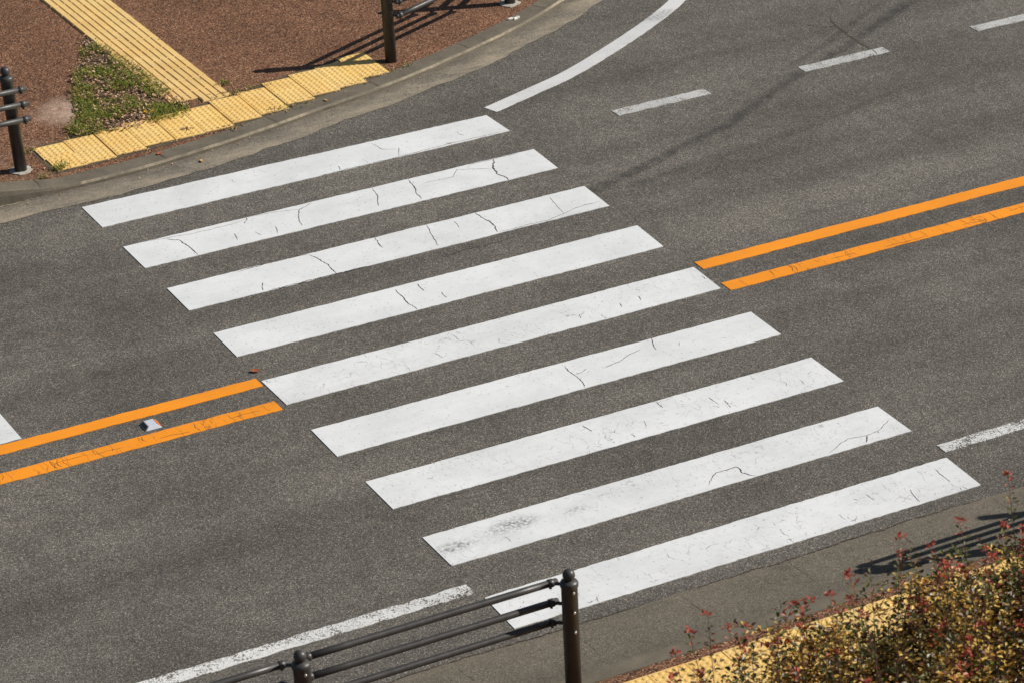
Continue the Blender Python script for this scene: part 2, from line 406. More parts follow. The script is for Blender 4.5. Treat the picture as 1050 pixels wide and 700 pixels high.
# far kerb line (foot of the kerb), swept with a gutter in front and a walk behind
LINE = smooth_poly([(-45, .38), (-12, .38), (-3, .38), (-.64, .385), (-.1, .395), (.38, .41), (.74, .435), (1.04, .475), (1.75, .60), (2.4, .755), (2.82, .865), (3.51, 1.03), (4.24, 1.27), (5.06, 1.59), (5.55, 1.82), (6.01, 2.08), (6.7, 2.52), (7.5, 3.25), (8.2, 4.3), (8.75, 5.8), (9.0, 8), (9.05, 12), (9.05, 45)], .12)
GUT = offset(LINE, -.325)
def kz(x): return .05 + .10 * max(0, min(1, (-.02 - x) / .62)) if x < 1 else .05
bm = bmesh.new(); rows = []
for i, (l, g) in enumerate(zip(LINE, GUT)):
    g2 = g + Vector((0, jit((g.x, g.y), .045, 7, 1) + jit((g.x, g.y), .035, 1.6, 4) + random.uniform(-.006, .006)))
    mid = g.lerp(l, .5)
    rows.append([bm.verts.new((g2.x, g2.y, .004)), bm.verts.new((mid.x, mid.y, .0075)), bm.verts.new((l.x, l.y, .0065))])
for A, B in zip(rows, rows[1:]):
    for k in range(2):
        f = bm.faces.new((A[k], B[k], B[k + 1], A[k + 1])); f.smooth = True; uvset(bm, f, {A[k]: k * .5, B[k]: k * .5, A[k + 1]: k * .5 + .5, B[k + 1]: k * .5 + .5})
foot = [(p.x, p.y) for p in offset(LINE, -.012) if -8 < p.x < .2]
ribbon(bm, foot, .024, .0105, 1, .5, .03)
fix(bm)
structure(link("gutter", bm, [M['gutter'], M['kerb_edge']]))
bm = bmesh.new(); rows = []
offs = [(-.002, -.01), (.0, .62), (.008, .93), (.019, 1.0), (.205, 1.0), (.212, .4)]
K = [offset(LINE, o) for o, _ in offs]
for i in range(len(LINE)):
    z = kz(LINE[i].x); row = []
    for (o, f), k in zip(offs, K):
        p = k[i]; row.append(bm.verts.new((p.x, p.y + jit((p.x, p.y), .006, 9, 2), (z * f if f > 0 else -.01) + (.004 if f == 1.0 and o > .1 else 0) + jit((p.x, p.y), .003, 5, 3))))
    rows.append(row)
acc = 0; nextj = .3
for i, (A, B) in enumerate(zip(rows, rows[1:])):
    for k in range(len(A) - 1):
        f = bm.faces.new((A[k], B[k], B[k + 1], A[k + 1])); f.smooth = False
        worn = k in (1, 2) and LINE[i].x > .1
        f.material_index = 1 if worn else 0
acc = 0; nextj = .25
for i in range(1, len(LINE) - 1):                                   # joints between kerb stones
    acc += (LINE[i] - LINE[i - 1]).length
    if acc > nextj and -4 < LINE[i].x < 9:
        nextj = acc + 1.2; a = K[2][i]; b = K[4][i]; z = kz(LINE[i].x) + .0072
        ribbon(bm, [(a.x, a.y), (b.x, b.y)], .006, z, 2)
fix(bm)
tag(link("kerb", bm, [M['kerb'], M['kerb_edge'], M['crack']]), "low curved concrete kerb with worn pale edge at the far pavement", "kerb", kind='structure')

bm = bmesh.new()
KB = offset(LINE, .200); pts = [(p.x, p.y) for p in KB]
vs = [bm.verts.new((x, y, .05)) for x, y in pts] + [bm.verts.new((-45, 45, .05))]
bm.faces.new(vs); bmesh.ops.triangulate(bm, faces=bm.faces[:]); fix(bm)
structure(link("sidewalk", bm, M['walk']))

# near gutter, kerb and pavement
bm = bmesh.new(); rows = []; x = -40.0; X = []
while x < 40: X.append(x); x += .05 if -4 < x < 8 else .5
for x in X:
    rows.append([bm.verts.new((x, -8.70 + jit((x, 0), .022, 5, 7) + jit((x, 0), .05, .7, 8), .004)), bm.verts.new((x, -9.02, .0065)), bm.verts.new((x, -9.352, .005))])
for A, B in zip(rows, rows[1:]):
    for k in range(2):
        f = bm.faces.new((B[k], A[k], A[k + 1], B[k + 1])); f.smooth = True; uvset(bm, f, {A[k]: k * .5, B[k]: k * .5, A[k + 1]: k * .5 + .5, B[k + 1]: k * .5 + .5})
pl = []
for x in X:
    if -3.5 < x < 7: pl.append((x, -8.70 + jit((x, 0), .022, 5, 7) + jit((x, 0), .05, .7, 8) + .004))
seg = []
for i, p in enumerate(pl):                                             # open joint along the asphalt edge, broken here and there
    if mnoise.noise(Vector((p[0] * 1.3, 3, 0))) > -.30: seg.append(p)
    else:
        if len(seg) > 2: ribbon(bm, seg, .011, .0085, 1, .7)
        seg = []
if len(seg) > 2: ribbon(bm, seg, .011, .0085, 1, .7)
x = -2.45
while x < 6:
    ribbon(bm, [(x, -8.73), (x + .02, -8.73 - random.uniform(.25, .45))], .0026, .0095, 1, .8); x += .93
fix(bm)
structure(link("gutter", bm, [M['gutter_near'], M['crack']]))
bm = bmesh.new(); prof = [(-9.350, -.01), (-9.353, .035), (-9.362, .052), (-9.38, .056), (-9.515, .058), (-9.522, .02)]
rows = [[bm.verts.new((x, y + jit((x, 0), .005, 7, y), z)) for y, z in prof] for x in X]
for i, (A, B) in enumerate(zip(rows, rows[1:])):
    for k in range(len(prof) - 1):
        f = bm.faces.new((B[k], A[k], A[k + 1], B[k + 1])); f.material_index = 1 if k == 1 else 0
x = -2.5
while x < 6: ribbon(bm, [(x, -9.38), (x + .005, -9.515)], .004, .0605, 2); x += 1.2
fix(bm)
tag(link("kerb", bm, [M['kerb'], M['kerb_edge'], M['crack']]), "straight flush concrete kerb along the near pavement below the red leaved shrub", "kerb", kind='structure')
bm = bmesh.new(); face(bm, [(-40, -22, .05), (40, -22, .05), (40, -9.515, .05), (-40, -9.515, .05)])
structure(link("sidewalk", bm, M['walk']))

# ------------------------------------------------------------------ road markings
def slab(bm, corners, z0, z1, edge=.003, wav=.004, step=.05, seed=0):
    """a film of paint: TL, BL, TR, BR corners, uneven edges"""
    TL, BL, TR, BR = [Vector((*c, 0)) for c in corners]
    n = max(2, int((TR - TL).length / step)); T = []; B = []
    for i in range(n + 1):
        t = i / n
        a = TL.lerp(TR, t); b = BL.lerp(BR, t); ny = (a - b).normalized()
        a = a + ny * (jit((a.x, a.y), wav, 1.9, seed) + random.uniform(-1, 1) * edge); b = b + ny * (jit((b.x, b.y), wav, 1.9, seed + 5) + random.uniform(-1, 1) * edge)
        T.append(a); B.append(b)
    tv = [bm.verts.new((p.x, p.y, z1)) for p in T]; bv = [bm.verts.new((p.x, p.y, z1)) for p in B]
    tl = [bm.verts.new((p.x, p.y, z0)) for p in T]; bl = [bm.verts.new((p.x, p.y, z0)) for p in B]
    for i in range(n):
        bm.faces.new((bv[i], bv[i + 1], tv[i + 1], tv[i])); bm.faces.new((bl[i], bl[i + 1], bv[i + 1], bv[i])); bm.faces.new((tv[i], tv[i + 1], tl[i + 1], tl[i]))
    bm.faces.new((tl[0], bl[0], bv[0], tv[0])); bm.faces.new((bl[n], tl[n], tv[n], bv[n]))

STR = [[(-.012, -.012), (-.012, -.515), (4.125, -.038), (4.145, -.49)], [(-.006, -1.0), (-.005, -1.505), (4.138, -.99), (4.128, -1.493)], [(.004, -1.98), (.0, -2.487), (4.143, -1.982), (4.132, -2.478)],
       [(.01, -2.988), (.005, -3.491), (4.143, -2.978), (4.126, -3.486)], [(.003, -4.0), (.008, -4.487), (4.145, -3.985), (4.133, -4.476)], [(.0, -4.987), (-.008, -5.489), (4.122, -5.003), (4.12, -5.500)],
       [(.008, -5.982), (.005, -6.48), (4.116, -5.992), (4.12, -6.487)], [(.007, -6.985), (.008, -7.477), (4.12, -7.004), (4.126, -7.497)], [(.009, -8.012), (-.002, -8.51), (4.118, -8.008), (4.103, -8.518)]]
CR = {1:[(5,[(2.384,-0.395),(2.365,-0.49)]),(4,[(3.053,-0.302),(2.979,-0.466)]),(4,[(2.166,-0.499),(2.798,-0.497),(3.521,-0.467),(4.143,-0.469)]),(10,[(3.484,-0.445),(3.556,-0.463)]),(3,[(2.875,-0.069),(2.913,-0.259),(3.024,-0.327)])],2:[(7,[(0.379,-1.039),(0.473,-1.133),(0.498,-1.283),(0.5,-1.52)]),(3,[(0.183,-0.981),(0.384,-1.027),(0.563,-1.06),(0.826,-1.068),(1.007,-1.064),(1.171,-1.033)]),(5,[(1.187,-0.996),(1.122,-1.11)]),(6,[(0.953,-1.258),(0.924,-1.391)]),(3,[(1.119,-1.321),(1.152,-1.416)]),(4,[(1.333,-1.314),(1.283,-1.458)]),(6,[(1.832,-0.983),(1.653,-1.108),(1.589,-1.262),(1.539,-1.423)]),(3,[(1.216,-0.999),(1.448,-1.023),(1.667,-1.078)]),(7,[(2.814,-0.956),(2.79,-1.166),(2.739,-1.334),(2.721,-1.465)]),(5,[(2.444,-0.973),(2.41,-1.174),(2.32,-1.395)]),(11,[(3.704,-0.97),(3.612,-1.178),(3.579,-1.337),(3.614,-1.423),(3.612,-1.502)]),(3,[(2.893,-1.148),(3.199,-1.172),(3.302,-1.031),(3.449,-1.12),(3.603,-1.197)]),(3,[(3.423,-0.982),(3.697,-0.983),(3.973,-0.984)])],3:[(7,[(1.349,-2.004),(1.386,-2.15),(1.404,-2.271),(1.395,-2.482)]),(6,[(0.777,-2.521),(0.954,-2.515),(1.104,-2.506),(1.37,-2.503),(1.718,-2.489)]),(5,[(0.756,-2.31),(0.705,-2.456)]),(6,[(0.659,-2.001),(0.906,-1.97),(1.203,-1.967),(1.349,-2.004)]),(6,[(1.997,-1.987),(1.968,-2.223)]),(6,[(2.513,-1.95),(2.496,-2.077),(2.445,-2.273),(2.409,-2.437)]),(4,[(2.771,-2.053),(2.743,-2.188)]),(8,[(3.009,-1.951),(3.012,-2.099),(3.044,-2.218),(2.999,-2.457)]),(4,[(2.999,-2.457),(3.197,-2.463),(3.511,-2.462),(3.693,-2.418),(3.852,-2.359),(4.191,-2.353)]),(3,[(3.759,-2.029),(3.704,-2.309),(3.693,-2.418)])],4:[(7,[(1.693,-3.039),(1.677,-3.254),(1.672,-3.355),(1.688,-3.482)]),(5,[(1.901,-3.037),(1.899,-3.192)]),(4,[(2.017,-3.284),(1.997,-3.412)])],5:[(5,[(3.24,-4.276),(3.222,-4.359)]),(4,[(3.441,-4.238),(3.422,-4.322)]),(4,[(4.12,-4.179),(4.105,-4.254)]),(4,[(2.839,-4.284),(2.811,-4.36)]),(5,[(1.814,-4.248),(1.844,-4.266)])],6:[(6,[(2.271,-5.06),(2.261,-5.201),(2.272,-5.324),(2.24,-5.489)]),(4,[(2.288,-5.247),(2.406,-5.201)]),(5,[(2.529,-5.264),(2.695,-5.228),(2.837,-5.166),(2.967,-5.125)]),(5,[(3.15,-4.994),(3.096,-5.113),(3.073,-5.201)]),(3,[(3.303,-5.177),(3.274,-5.251)])],7:[(5,[(2.614,-6.003),(2.609,-6.12)]),(4,[(3.106,-6.269),(3.082,-6.405)]),(3,[(3.018,-6.156),(3.025,-6.311)]),(5,[(1.899,-6.047),(1.923,-6.178)]),(3,[(2.368,-6.241),(2.328,-6.335)]),(5,[(2.164,-6.382),(2.171,-6.444)])],8:[(7,[(2.277,-7.414),(2.367,-7.33),(2.424,-7.28),(2.613,-7.283),(2.604,-7.389),(2.659,-7.478),(2.677,-7.517)]),(4,[(3.362,-7.461),(3.527,-7.383),(3.61,-7.344),(3.764,-7.377),(3.89,-7.363),(4.088,-7.241)]),(7,[(3.774,-7.384),(3.707,-7.51)])],9:[(4,[(3.934,-8.116),(3.922,-8.35)]),(4,[(3.588,-8.29),(3.542,-8.488)]),(3,[(3.251,-8.172),(3.26,-8.29)])]}
LAB = ["white crosswalk stripe nearest the yellow tactile tiles of the far pavement, almost uncracked",
       "second white crosswalk stripe from the far kerb, a thick dark crack near its right end",
       "third white crosswalk stripe from the far kerb, cracked and with a chipped dark edge",
       "clean white crosswalk stripe with two short cracks, just beyond the stripe between the orange lines",
       "middle white crosswalk stripe lying between the ends of the double orange lines",
       "white crosswalk stripe just nearer than the middle one, a slanting crack at its centre",
       "white crosswalk stripe third from the near kerb, with only short faint cracks",
       "white crosswalk stripe with dark tyre smudges at its left end",
       "white crosswalk stripe nearest the near gutter, passing behind the brown fence post"]
SM = ['white', 'white', 'white', 'white', 'white_crackled', 'white', 'white_crackled', 'white_smudged', 'white_crackled']
for i, c in enumerate(STR):
    bm = bmesh.new(); slab(bm, c, .0005, .0055,   .0035 if i != 8 else .0045, .005 if i not in (2, 8) else .009, .05, i)
    for (wd, pts) in CR.get(i + 1, []):
        pts = [(min(max(x, .01), 4.11), min(max(y, c[1][1] + .004), c[0][1] - .004)) for x, y in pts]
        ribbon(bm, pts, wd * .0011, .0068, 1, .5, .018, i)
    if i in (4, 6, 8, 7, 0):                                            # short hairline cracks across the stripe
        for _ in range({4: 8, 6: 4, 8: 14, 7: 3, 0: 3}[i]):
            x = random.uniform(.15, 4.0); y = random.uniform(c[1][1] + .05, c[0][1] - .05); L = random.uniform(.03, .13)
            ribbon(bm, [(x, y), (x + random.uniform(-.03, .02), y - L * .5), (x + random.uniform(-.02, .03), max(c[1][1] + .01, y - L))], random.uniform(.0013, .0030), .0068, 1, .6, .02, i)
    fix(bm)
    tag(link("crosswalk_stripe", bm, [M[SM[i]], M['crack']]), LAB[i], "crosswalk stripe", "white stripes of the crosswalk")

def strip_mark(name, corners, mat, label, cat, group=None, cracks=(), edge=.004, wav=.006):
    bm = bmesh.new(); slab(bm, corners, .0005, .0045, edge, wav, .06, len(label))
    for wd, pts in cracks: ribbon(bm, pts, wd, .006, 1, .5)
    fix(bm); return tag(link(name, bm, [M[mat], M['crack']]), label, cat, group)
def xs(x0, x1, y0, y1): return [(x0, y0), (x0, y1), (x1, y0), (x1, y1)]
G = "orange centre lines of the road"
def ladder(x0, x1, y0, y1, n):
    out = []
    for _ in range(n):
        x = random.uniform(x0, x1); k = random.random()
        a = y0 - .01; b = y1 + .01
        if k < .35: b = y0 - (y0 - y1) * random.uniform(.4, .8)
        out.append((random.uniform(.0014, .0030), [(x, a), (x + random.uniform(-.02, .02), (a + b) / 2), (x + random.uniform(-.03, .03), b)]))
    for _ in range(n // 4):
        x = random.uniform(x0, x1); y = random.uniform(y1 + .03, y0 - .03); out.append((.0035, [(x, y), (x + .12, y + random.uniform(-.02, .02)), (x + .26, y + random.uniform(-.03, .03))]))
    return out
strip_mark("centre_line", xs(4.20, 30, -3.905, -4.07), 'orange', "clean orange centre line right of the crosswalk, the farther of the pair", "road line", G)
strip_mark("centre_line", xs(4.19, 30, -4.385, -4.555), 'orange_cracked', "cracked orange centre line right of the crosswalk, the nearer of the pair", "road line", G, ladder(4.6, 8.5, -4.385, -4.555, 20))
strip_mark("centre_line", xs(-30, -.02, -3.935, -4.085), 'orange', "clean orange centre line left of the crosswalk, behind the reflector stud", "road line", G)
strip_mark("centre_line", xs(-30, -.05, -4.375, -4.545), 'orange_cracked', "cracked orange centre line left of the crosswalk, in front of the reflector stud", "road line", G, ladder(-2.9, -.25, -4.375, -4.545, 17))
G = "white edge lines of the near lane"
strip_mark("edge_line", xs(-30, -.02, -7.775, -7.915), 'white_worn', "worn white edge line left of the crosswalk, behind the brown fence", "road line", G, edge=.008)
strip_mark("edge_line", xs(4.165, 30, -7.80, -7.93), 'white_chipped', "chipped white edge line right of the crosswalk, near the shrub", "road line", G, edge=.008)
G = "white dashes of the far lane line"
DL = ["faded white lane dash nearest the crosswalk, below the end of the curved line", "faded white lane dash with dark tyre tracks passing and a crack at its right end", "faded white lane dash farthest from the crosswalk, at the edge of the view"]
for i, (a, b) in enumerate(((5.22, 6.26), (7.35, 8.36), (9.43, 10.45))):
    strip_mark("lane_dash", xs(a, b, -.56, -.705), 'white_faded', DL[i], "lane dash", G, [(.008, [(8.23, -.565), (8.215, -.64), (8.20, -.70)])] if i == 1 else (), edge=.006)
strip_mark("stop_line", xs(-2.50, -2.045, .0, -3.915), 'white', "broad white stop line whose corner meets the orange line at the left", "stop line")
# give the stop line its squared end at the orange line
SL = smooth_poly([(4.22, .065), (4.77, .26), (5.31, .465), (5.95, .805), (6.66, 1.23), (7.23, 1.64), (8.0, 2.35), (8.7, 3.4), (9.15, 5), (9.3, 8), (9.3, 30)], .06)
A_ = offset(SL, .082); B_ = offset(SL, -.082); bm = bmesh.new(); rows = []
for a, b in zip(A_, B_):
    e = lambda: random.uniform(-.002, .002)
    rows.append([bm.verts.new((a.x, a.y + e(), .0005)), bm.verts.new((a.x, a.y, .0045)), bm.verts.new((b.x, b.y, .0045)), bm.verts.new((b.x, b.y + e(), .0005))])
for A, B in zip(rows, rows[1:]):
    for k in range(3): bm.faces.new((A[k], A[k + 1], B[k + 1], B[k]))
bm.faces.new(rows[0]); fix(bm)
M['white_curve'] = m_paint("white_curved_line_paint", (.70, .70, .69), dirt=.16, grain=.10, smudges=((6.78, 1.33, .17, .75), (6.95, 1.42, .12, .5)))
tag(link("curved_edge_line", bm, M['white_curve']), "long curved white edge line bending round the corner beyond the crosswalk", "road line")
bm = bmesh.new(); ribbon(bm, [(8.36, .42), (8.30, .30), (8.27, .15), (8.24, -.14), (8.23, -.43), (8.225, -.552)], .016, .0025, 0, .5); ribbon(bm, [(8.50, .16), (8.40, .05), (8.24, -.05)], .008, .0025, 0, .5); ribbon(bm, [(8.27, .15), (8.12, .22), (8.02, .38)], .006, .0025, 0, .5); ribbon(bm, [(2.35, -2.66), (2.6, -2.62), (2.9, -2.64), (3.1, -2.60)], .010, .0025, 0, .8); fix(bm)
structure(link("road_crack", bm, M['crack']))

# ------------------------------------------------------------------ tactile paving
def tactile(name, tiles, label, bars=False):
    bm = bmesh.new()
    for (cx, cy, rz, dz) in tiles:
        Rm = Matrix.Translation((cx, cy, .052 + dz)) @ Matrix.Rotation(rz, 4, 'Z') @ Matrix.Rotation(random.uniform(-.006, .006), 4, 'X')
        h = .1485 if bars else .1495; hx = .1515 if bars else .1517; c = .003
        lo = [bm.verts.new(Rm @ Vector(p)) for p in ((-hx, -h, -.02), (hx, -h, -.02), (hx, h, -.02), (-hx, h, -.02))]
        md = [bm.verts.new(Rm @ Vector(p)) for p in ((-hx, -h, .005), (hx, -h, .005), (hx, h, .005), (-hx, h, .005))]
        hi = [bm.verts.new(Rm @ Vector(p)) for p in ((-hx + c, -h + c, .008), (hx - c, -h + c, .008), (hx - c, h - c, .008), (-hx + c, h - c, .008))]
        for k in range(4):
            bm.faces.new((lo[k], lo[(k + 1) % 4], md[(k + 1) % 4], md[k])); bm.faces.new((md[k], md[(k + 1) % 4], hi[(k + 1) % 4], hi[k]))
        f = bm.faces.new(hi); f.material_index = 1 if bars else 0
        if not bars:
            for i in range(5):
                for j in range(5):
                    x, y = (i - 2) * .057, (j - 2) * .057; R = []
                    for r, z in ((.022, .0078), (.018, .0108), (.010, .0126)):
                        R.append([bm.verts.new(Rm @ Vector((x + r * math.cos(k * math.pi / 4), y + r * math.sin(k * math.pi / 4), z))) for k in range(8)])
                    for A, B in zip(R, R[1:]):
                        for k in range(8): bm.faces.new((A[k], A[(k + 1) % 8], B[(k + 1) % 8], B[k]))
                    bm.faces.new(R[-1])
        else:
            for i in range(4):
                x = (i - 1.5) * .0745; wl, wt, L = .031, .0275, .145
                a = [bm.verts.new(Rm @ Vector(p)) for p in ((x - wl, -L, .0075), (x + wl, -L, .0075), (x + wl, L, .0075), (x - wl, L, .0075))]
                b = [bm.verts.new(Rm @ Vector(p)) for p in ((x - wt, -L + .003, .0145), (x + wt, -L + .003, .0145), (x + wt, L - .003, .0145), (x - wt, L - .003, .0145))]
                for k in range(4): bm.faces.new((a[k], a[(k + 1) % 4], b[(k + 1) % 4], b[k]))
                bm.faces.new(b)
    fix(bm)
    return tag(link(name, bm, [M['tile_bar'] if bars else M['tile'], M['tile_floor']]), label, "tactile paving")
cols = [(.185, .745), (.495, .765), (.812, .80), (1.12, .865), (1.43, .855), (1.737, .87), (2.052, .935), (2.36, .985), (2.678, 1.085), (2.99, 1.15), (3.29, 1.195), (3.59, 1.305)]
tl = []
for i, (cx, y0) in enumerate(cols):
    for r in range(2):
        if i == 0 and r == 0: cxx = cx + .02
        else: cxx = cx + random.uniform(-.0015, .0015)
        tl.append((cxx, y0 + .15 + r * .3005 + random.uniform(-.003, .003), random.uniform(-.006, .006), random.uniform(0, .003)))
bm = bmesh.new()
pf = [(x, y) for x, y in [(.0, .70), (.3, .70), (.95, .76), (1.3, .80), (2.2, .90), (2.8, 1.06), (3.76, 1.30), (3.76, 1.93), (2.9, 1.79), (2.2, 1.60), (1.6, 1.50), (.0, 1.38)]]
face(bm, [(x, y, .0515) for x, y in pf]); bmesh.ops.triangulate(bm, faces=bm.faces[:]); fix(bm)
structure(link("tile_bedding", bm, M['tile_joint']))
tactile("tactile_paving", tl, "yellow dotted tactile tiles in a stepped curve along the far kerb")
tl = []
for j in range(30):
    for i in range(2):
        y = 1.72 + j * .302; xo = 1.86 - (y - 1.6) * .022
        if j == 0 and i == 1: y += .0
        tl.append((xo - .152 + i * .304, y + (.0 if i else .11), .022 + random.uniform(-.006, .006), random.uniform(0, .002)))
tactile("tactile_paving", tl, "yellow barred tactile tiles leading away across the red pavement", True)
tl = []
for i in range(12):
    for r in range(4): tl.append((.32 + i * .305, -9.625 - .152 - r * .303, random.uniform(-.006, .006), random.uniform(0, .002)))
tactile("tactile_paving", tl, "yellow dotted tactile tiles in front of the red leaved shrub")

# ------------------------------------------------------------------ reflector stud, litter
st = empty("road_stud", (-1.075, -4.245, .0), "small white reflector stud with amber lens between the orange lines", "road stud")
def frustum(bm, a, b, h, z0=0.0):
    lo = [bm.verts.new((sx * a[0], sy * a[1], z0)) for sx, sy in ((-1, -1), (1, -1), (1, 1), (-1, 1))]; hi = [bm.verts.new((sx * b[0], sy * b[1], z0 + h)) for sx, sy in ((-1, -1), (1, -1), (1, 1), (-1, 1))]
    for k in range(4): bm.faces.new((lo[k], lo[(k + 1) % 4], hi[(k + 1) % 4], hi[k]))
    bm.faces.new(hi); bm.faces.new(lo[::-1])
bm = bmesh.new(); frustum(bm, (.072, .075), (.036, .055), .030); bmesh.ops.bevel(bm, geom=bm.edges[:], offset=.003, segments=2, affect='EDGES'); link("body", bm, M['stud_white'], st)
for s, mt in ((-1, 'stud_dark'), (1, 'stud_amber')):
    bm = bmesh.new(); x0, x1 = .067 * s, .041 * s
    pts = [(x0, -.058, .006), (x0, .058, .006), (x1, .047, .0275), (x1, -.047, .0275)]
    nrm = Vector((s * .030, 0, .036)).normalized() * .003
    lo = [bm.verts.new(p) for p in pts]; hi = [bm.verts.new(Vector(p) + nrm) for p in pts]
    bm.faces.new(hi)
    for k in range(4): bm.faces.new((lo[k], lo[(k + 1) % 4], hi[(k + 1) % 4], hi[k]))
    fix(bm); link("reflector", bm, M[mt], st)['label'] = "dark brown reflector lens" if s < 0 else "amber reflector lens"
def dead_leaf(loc, size, rz, mat, label, name="fallen_leaf", cat="leaf"):
    bm = bmesh.new(); n = 7; L = []; R = []; Md = []
    for i in range(n):
        t = i / (n - 1); wv = size * .30 * math.sin(math.pi * min(1, t * .92 + .06)) ** .8
        x = (t - .5) * size; z = .006 + size * .22 * (abs(t - .45) ** 1.6) + .003
        Md.append(bm.verts.new((x, 0, z))); L.append(bm.verts.new((x, wv, z + wv * .45))); R.append(bm.verts.new((x, -wv, z + wv * .3)))
    for i in range(n - 1):
        bm.faces.new((Md[i], Md[i + 1], L[i + 1], L[i])); bm.faces.new((R[i], R[i + 1], Md[i + 1], Md[i]))
    o = link(name, bm, mat, None, loc, True); o.rotation_euler = (0, 0, rz); return tag(o, label, cat)
dead_leaf((.03, -3.82, .0), .085, -.5, M['brown_leaf'], "curled brown leaf on the asphalt beside the left orange line ends")
dead_leaf((1.02, .62, .05), .07, .4, M['brown_leaf'], "small brown leaf on the kerb stone in front of the tactile tiles")
dead_leaf((2.9, .98, .05), .05, 1.9, M['tan_leaf'], "small tan leaf on the kerb under the bend of the stepped tiles")
dead_leaf((1.33, .36, .006), .06, 1.2, M['tan_leaf'], "tan leaf in the far gutter behind the first crosswalk stripe")
bm = bmesh.new()
for (x, y, a, b, r) in ((0, 0, .035, .016, .3), (.045, -.012, .03, .02, -.5), (.085, .004, .022, .014, .2)):
    vs = [bm.verts.new((x + a * math.cos(k * math.pi / 4 + r) * random.uniform(.7, 1.1), y + b * math.sin(k * math.pi / 4 + r) * random.uniform(.7, 1.2), .012 + random.uniform(0, .008))) for k in range(8)]
    c0 = bm.verts.new((x, y, .024)); lo = [bm.verts.new((v.co.x, v.co.y, 0)) for v in vs]
    for k in range(8): bm.faces.new((vs[k], vs[(k + 1) % 8], c0)); bm.faces.new((lo[k], lo[(k + 1) % 8], vs[(k + 1) % 8], vs[k]))
fix(bm); o = link("paper_scrap", bm, M['litter'], None, (5.42, 1.93, .054)); tag(o, "crumpled white paper scrap lying on the curved kerb", "litter")
# ------------------------------------------------------------------ pipe fences
FG = "brown pipe fences round the crossing"
def pipe_fence(label, posts, rails, side, top=.95, base=.05, ends=(0.04, 0.04), rail_r=.0255, footing=None, off=.105):
    """posts: ground points; side: unit vector towards the road, where the rails are bolted on"""
    side = Vector((*side, 0)); o = empty("pipe_fence", (posts[0][0], posts[0][1], base), label, "fence", FG)
    O = Vector((posts[0][0], posts[0][1], base)); h = top - base
    for pi, p in enumerate(posts):
        P = Vector((p[0], p[1], base)) - O
        bm = bmesh.new()
        lathe(bm, [(.0575, -.02), (.0575, h - .045), (.0585, h - .044), (.064, h - .038), (.064, h - .012), (.058, h - .002), (.034, h + .010), (.022, h + .013)], 28, P)
        fix(bm); po = link("post", bm, M['steel'], o)
        bm = bmesh.new(); bz = h + .047
        lathe(bm, [(.024, h + .008)] + [(.044 * math.sin(a), bz - .044 * math.cos(a)) for a in [math.pi * k / 14 for k in range(2, 14)]] + [(.004, bz + .044)], 24, P)
        fix(bm); link("finial", bm, M['steel'], po)
        for z in rails:
            bm = bmesh.new(); cpt = P - side * .0575 + Vector((0, 0, z - base - .025))
            tube(bm, [cpt + side * .004, cpt - side * .006, cpt - side * .0125], [.0125, .0125, .0075], 8); fix(bm); link("bolt", bm, M['bolt'], po)
        if footing and pi == footing[0]:
            bm = bmesh.new(); vs = []
            for k in range(22):
                a = 2 * math.pi * k / 22; r = .105 * random.uniform(.85, 1.15); vs.append(bm.verts.new((P.x + r * math.cos(a), P.y + r * math.sin(a), .008)))
            c0 = bm.verts.new((P.x, P.y, .022)); lo = [bm.verts.new((v.co.x * 1 + 0, v.co.y, -.005)) for v in vs]
            for k in range(22): bm.faces.new((vs[k], vs[(k + 1) % 22], c0)); bm.faces.new((lo[k], lo[(k + 1) % 22], vs[(k + 1) % 22], vs[k]))
            fix(bm); link("footing", bm, M['pale_concrete'], po)
    for a, b in zip(posts, posts[1:]):
        A = Vector((*a, base)) - O; B = Vector((*b, base)) - O; d = (B - A).normalized()
        first = a == posts[0]
        for z in rails:
            zz = Vector((0, 0, z - base)); s = A + side * off + zz + d * (ends[0] if first else .05); e = B + side * off + zz - d * .05
            bm = bmesh.new(); tube(bm, [s.lerp(e, k / 6) for k in range(7)], rail_r, 14); 
            for q, sg in ((s, -1), (e, 1)): tube(bm, [q - d * .001 * sg, q + d * (.008 * sg), q + d * (.014 * sg)], [rail_r, rail_r * .8, rail_r * .35], 14)
            fix(bm); ro = link("rail", bm, M['steel'], o)
            for q, base_p, sg in ((s, A, 1), (e, B, -1)):
                bm = bmesh.new()
                c = q + d * (.045 * sg); tube(bm, [c - d * .020, c - d * .017, c + d * .017, c + d * .020], [rail_r + .001, rail_r + .005, rail_r + .005, rail_r + .001], 14)
                tube(bm, [base_p + zz + side * .05 + d * (.022 * sg), q - side * .014 + d * (.022 * sg)], .013, 8)
                tube(bm, [c + Vector((0, 0, -rail_r)), c + Vector((0, 0, -rail_r - .016))], .011, 6)
                fix(bm); link("bracket", bm, M['steel'], ro)
    return o
pipe_fence("dark brown three-rail pipe fence standing before the worn edge line and the nearest crosswalk stripe",
           [(-.07, -9.545), (-2.07, -9.545), (-4.07, -9.545)], (.905, .75, .595), (0, 1), ends=(.045, .05))
pipe_fence("dark brown pipe fence hidden beside the shrub, casting rail shadows on the near gutter",
           [(3.9, -9.60), (5.9, -9.60), (7.9, -9.60)], (.91, .73, .55), (0, 1), ends=(-.10, .05), rail_r=.0235)
pipe_fence("dark brown pipe fence post with three rail stubs beside the dry grass patch",
           [(-.232, .938), (-2.232, .938), (-4.232, .938)], (.835, .70, .555), (0, -1), ends=(-.135, .05), footing=(0,), off=.085)
pipe_fence("dark brown pipe fence following the kerb bend behind the last tactile tile",
           [(3.886, 1.57), (5.63, 2.345), (7.1, 3.60)], (.80, .655, .515), (.406, -.914), ends=(.03, .05), footing=(1,), off=.10)
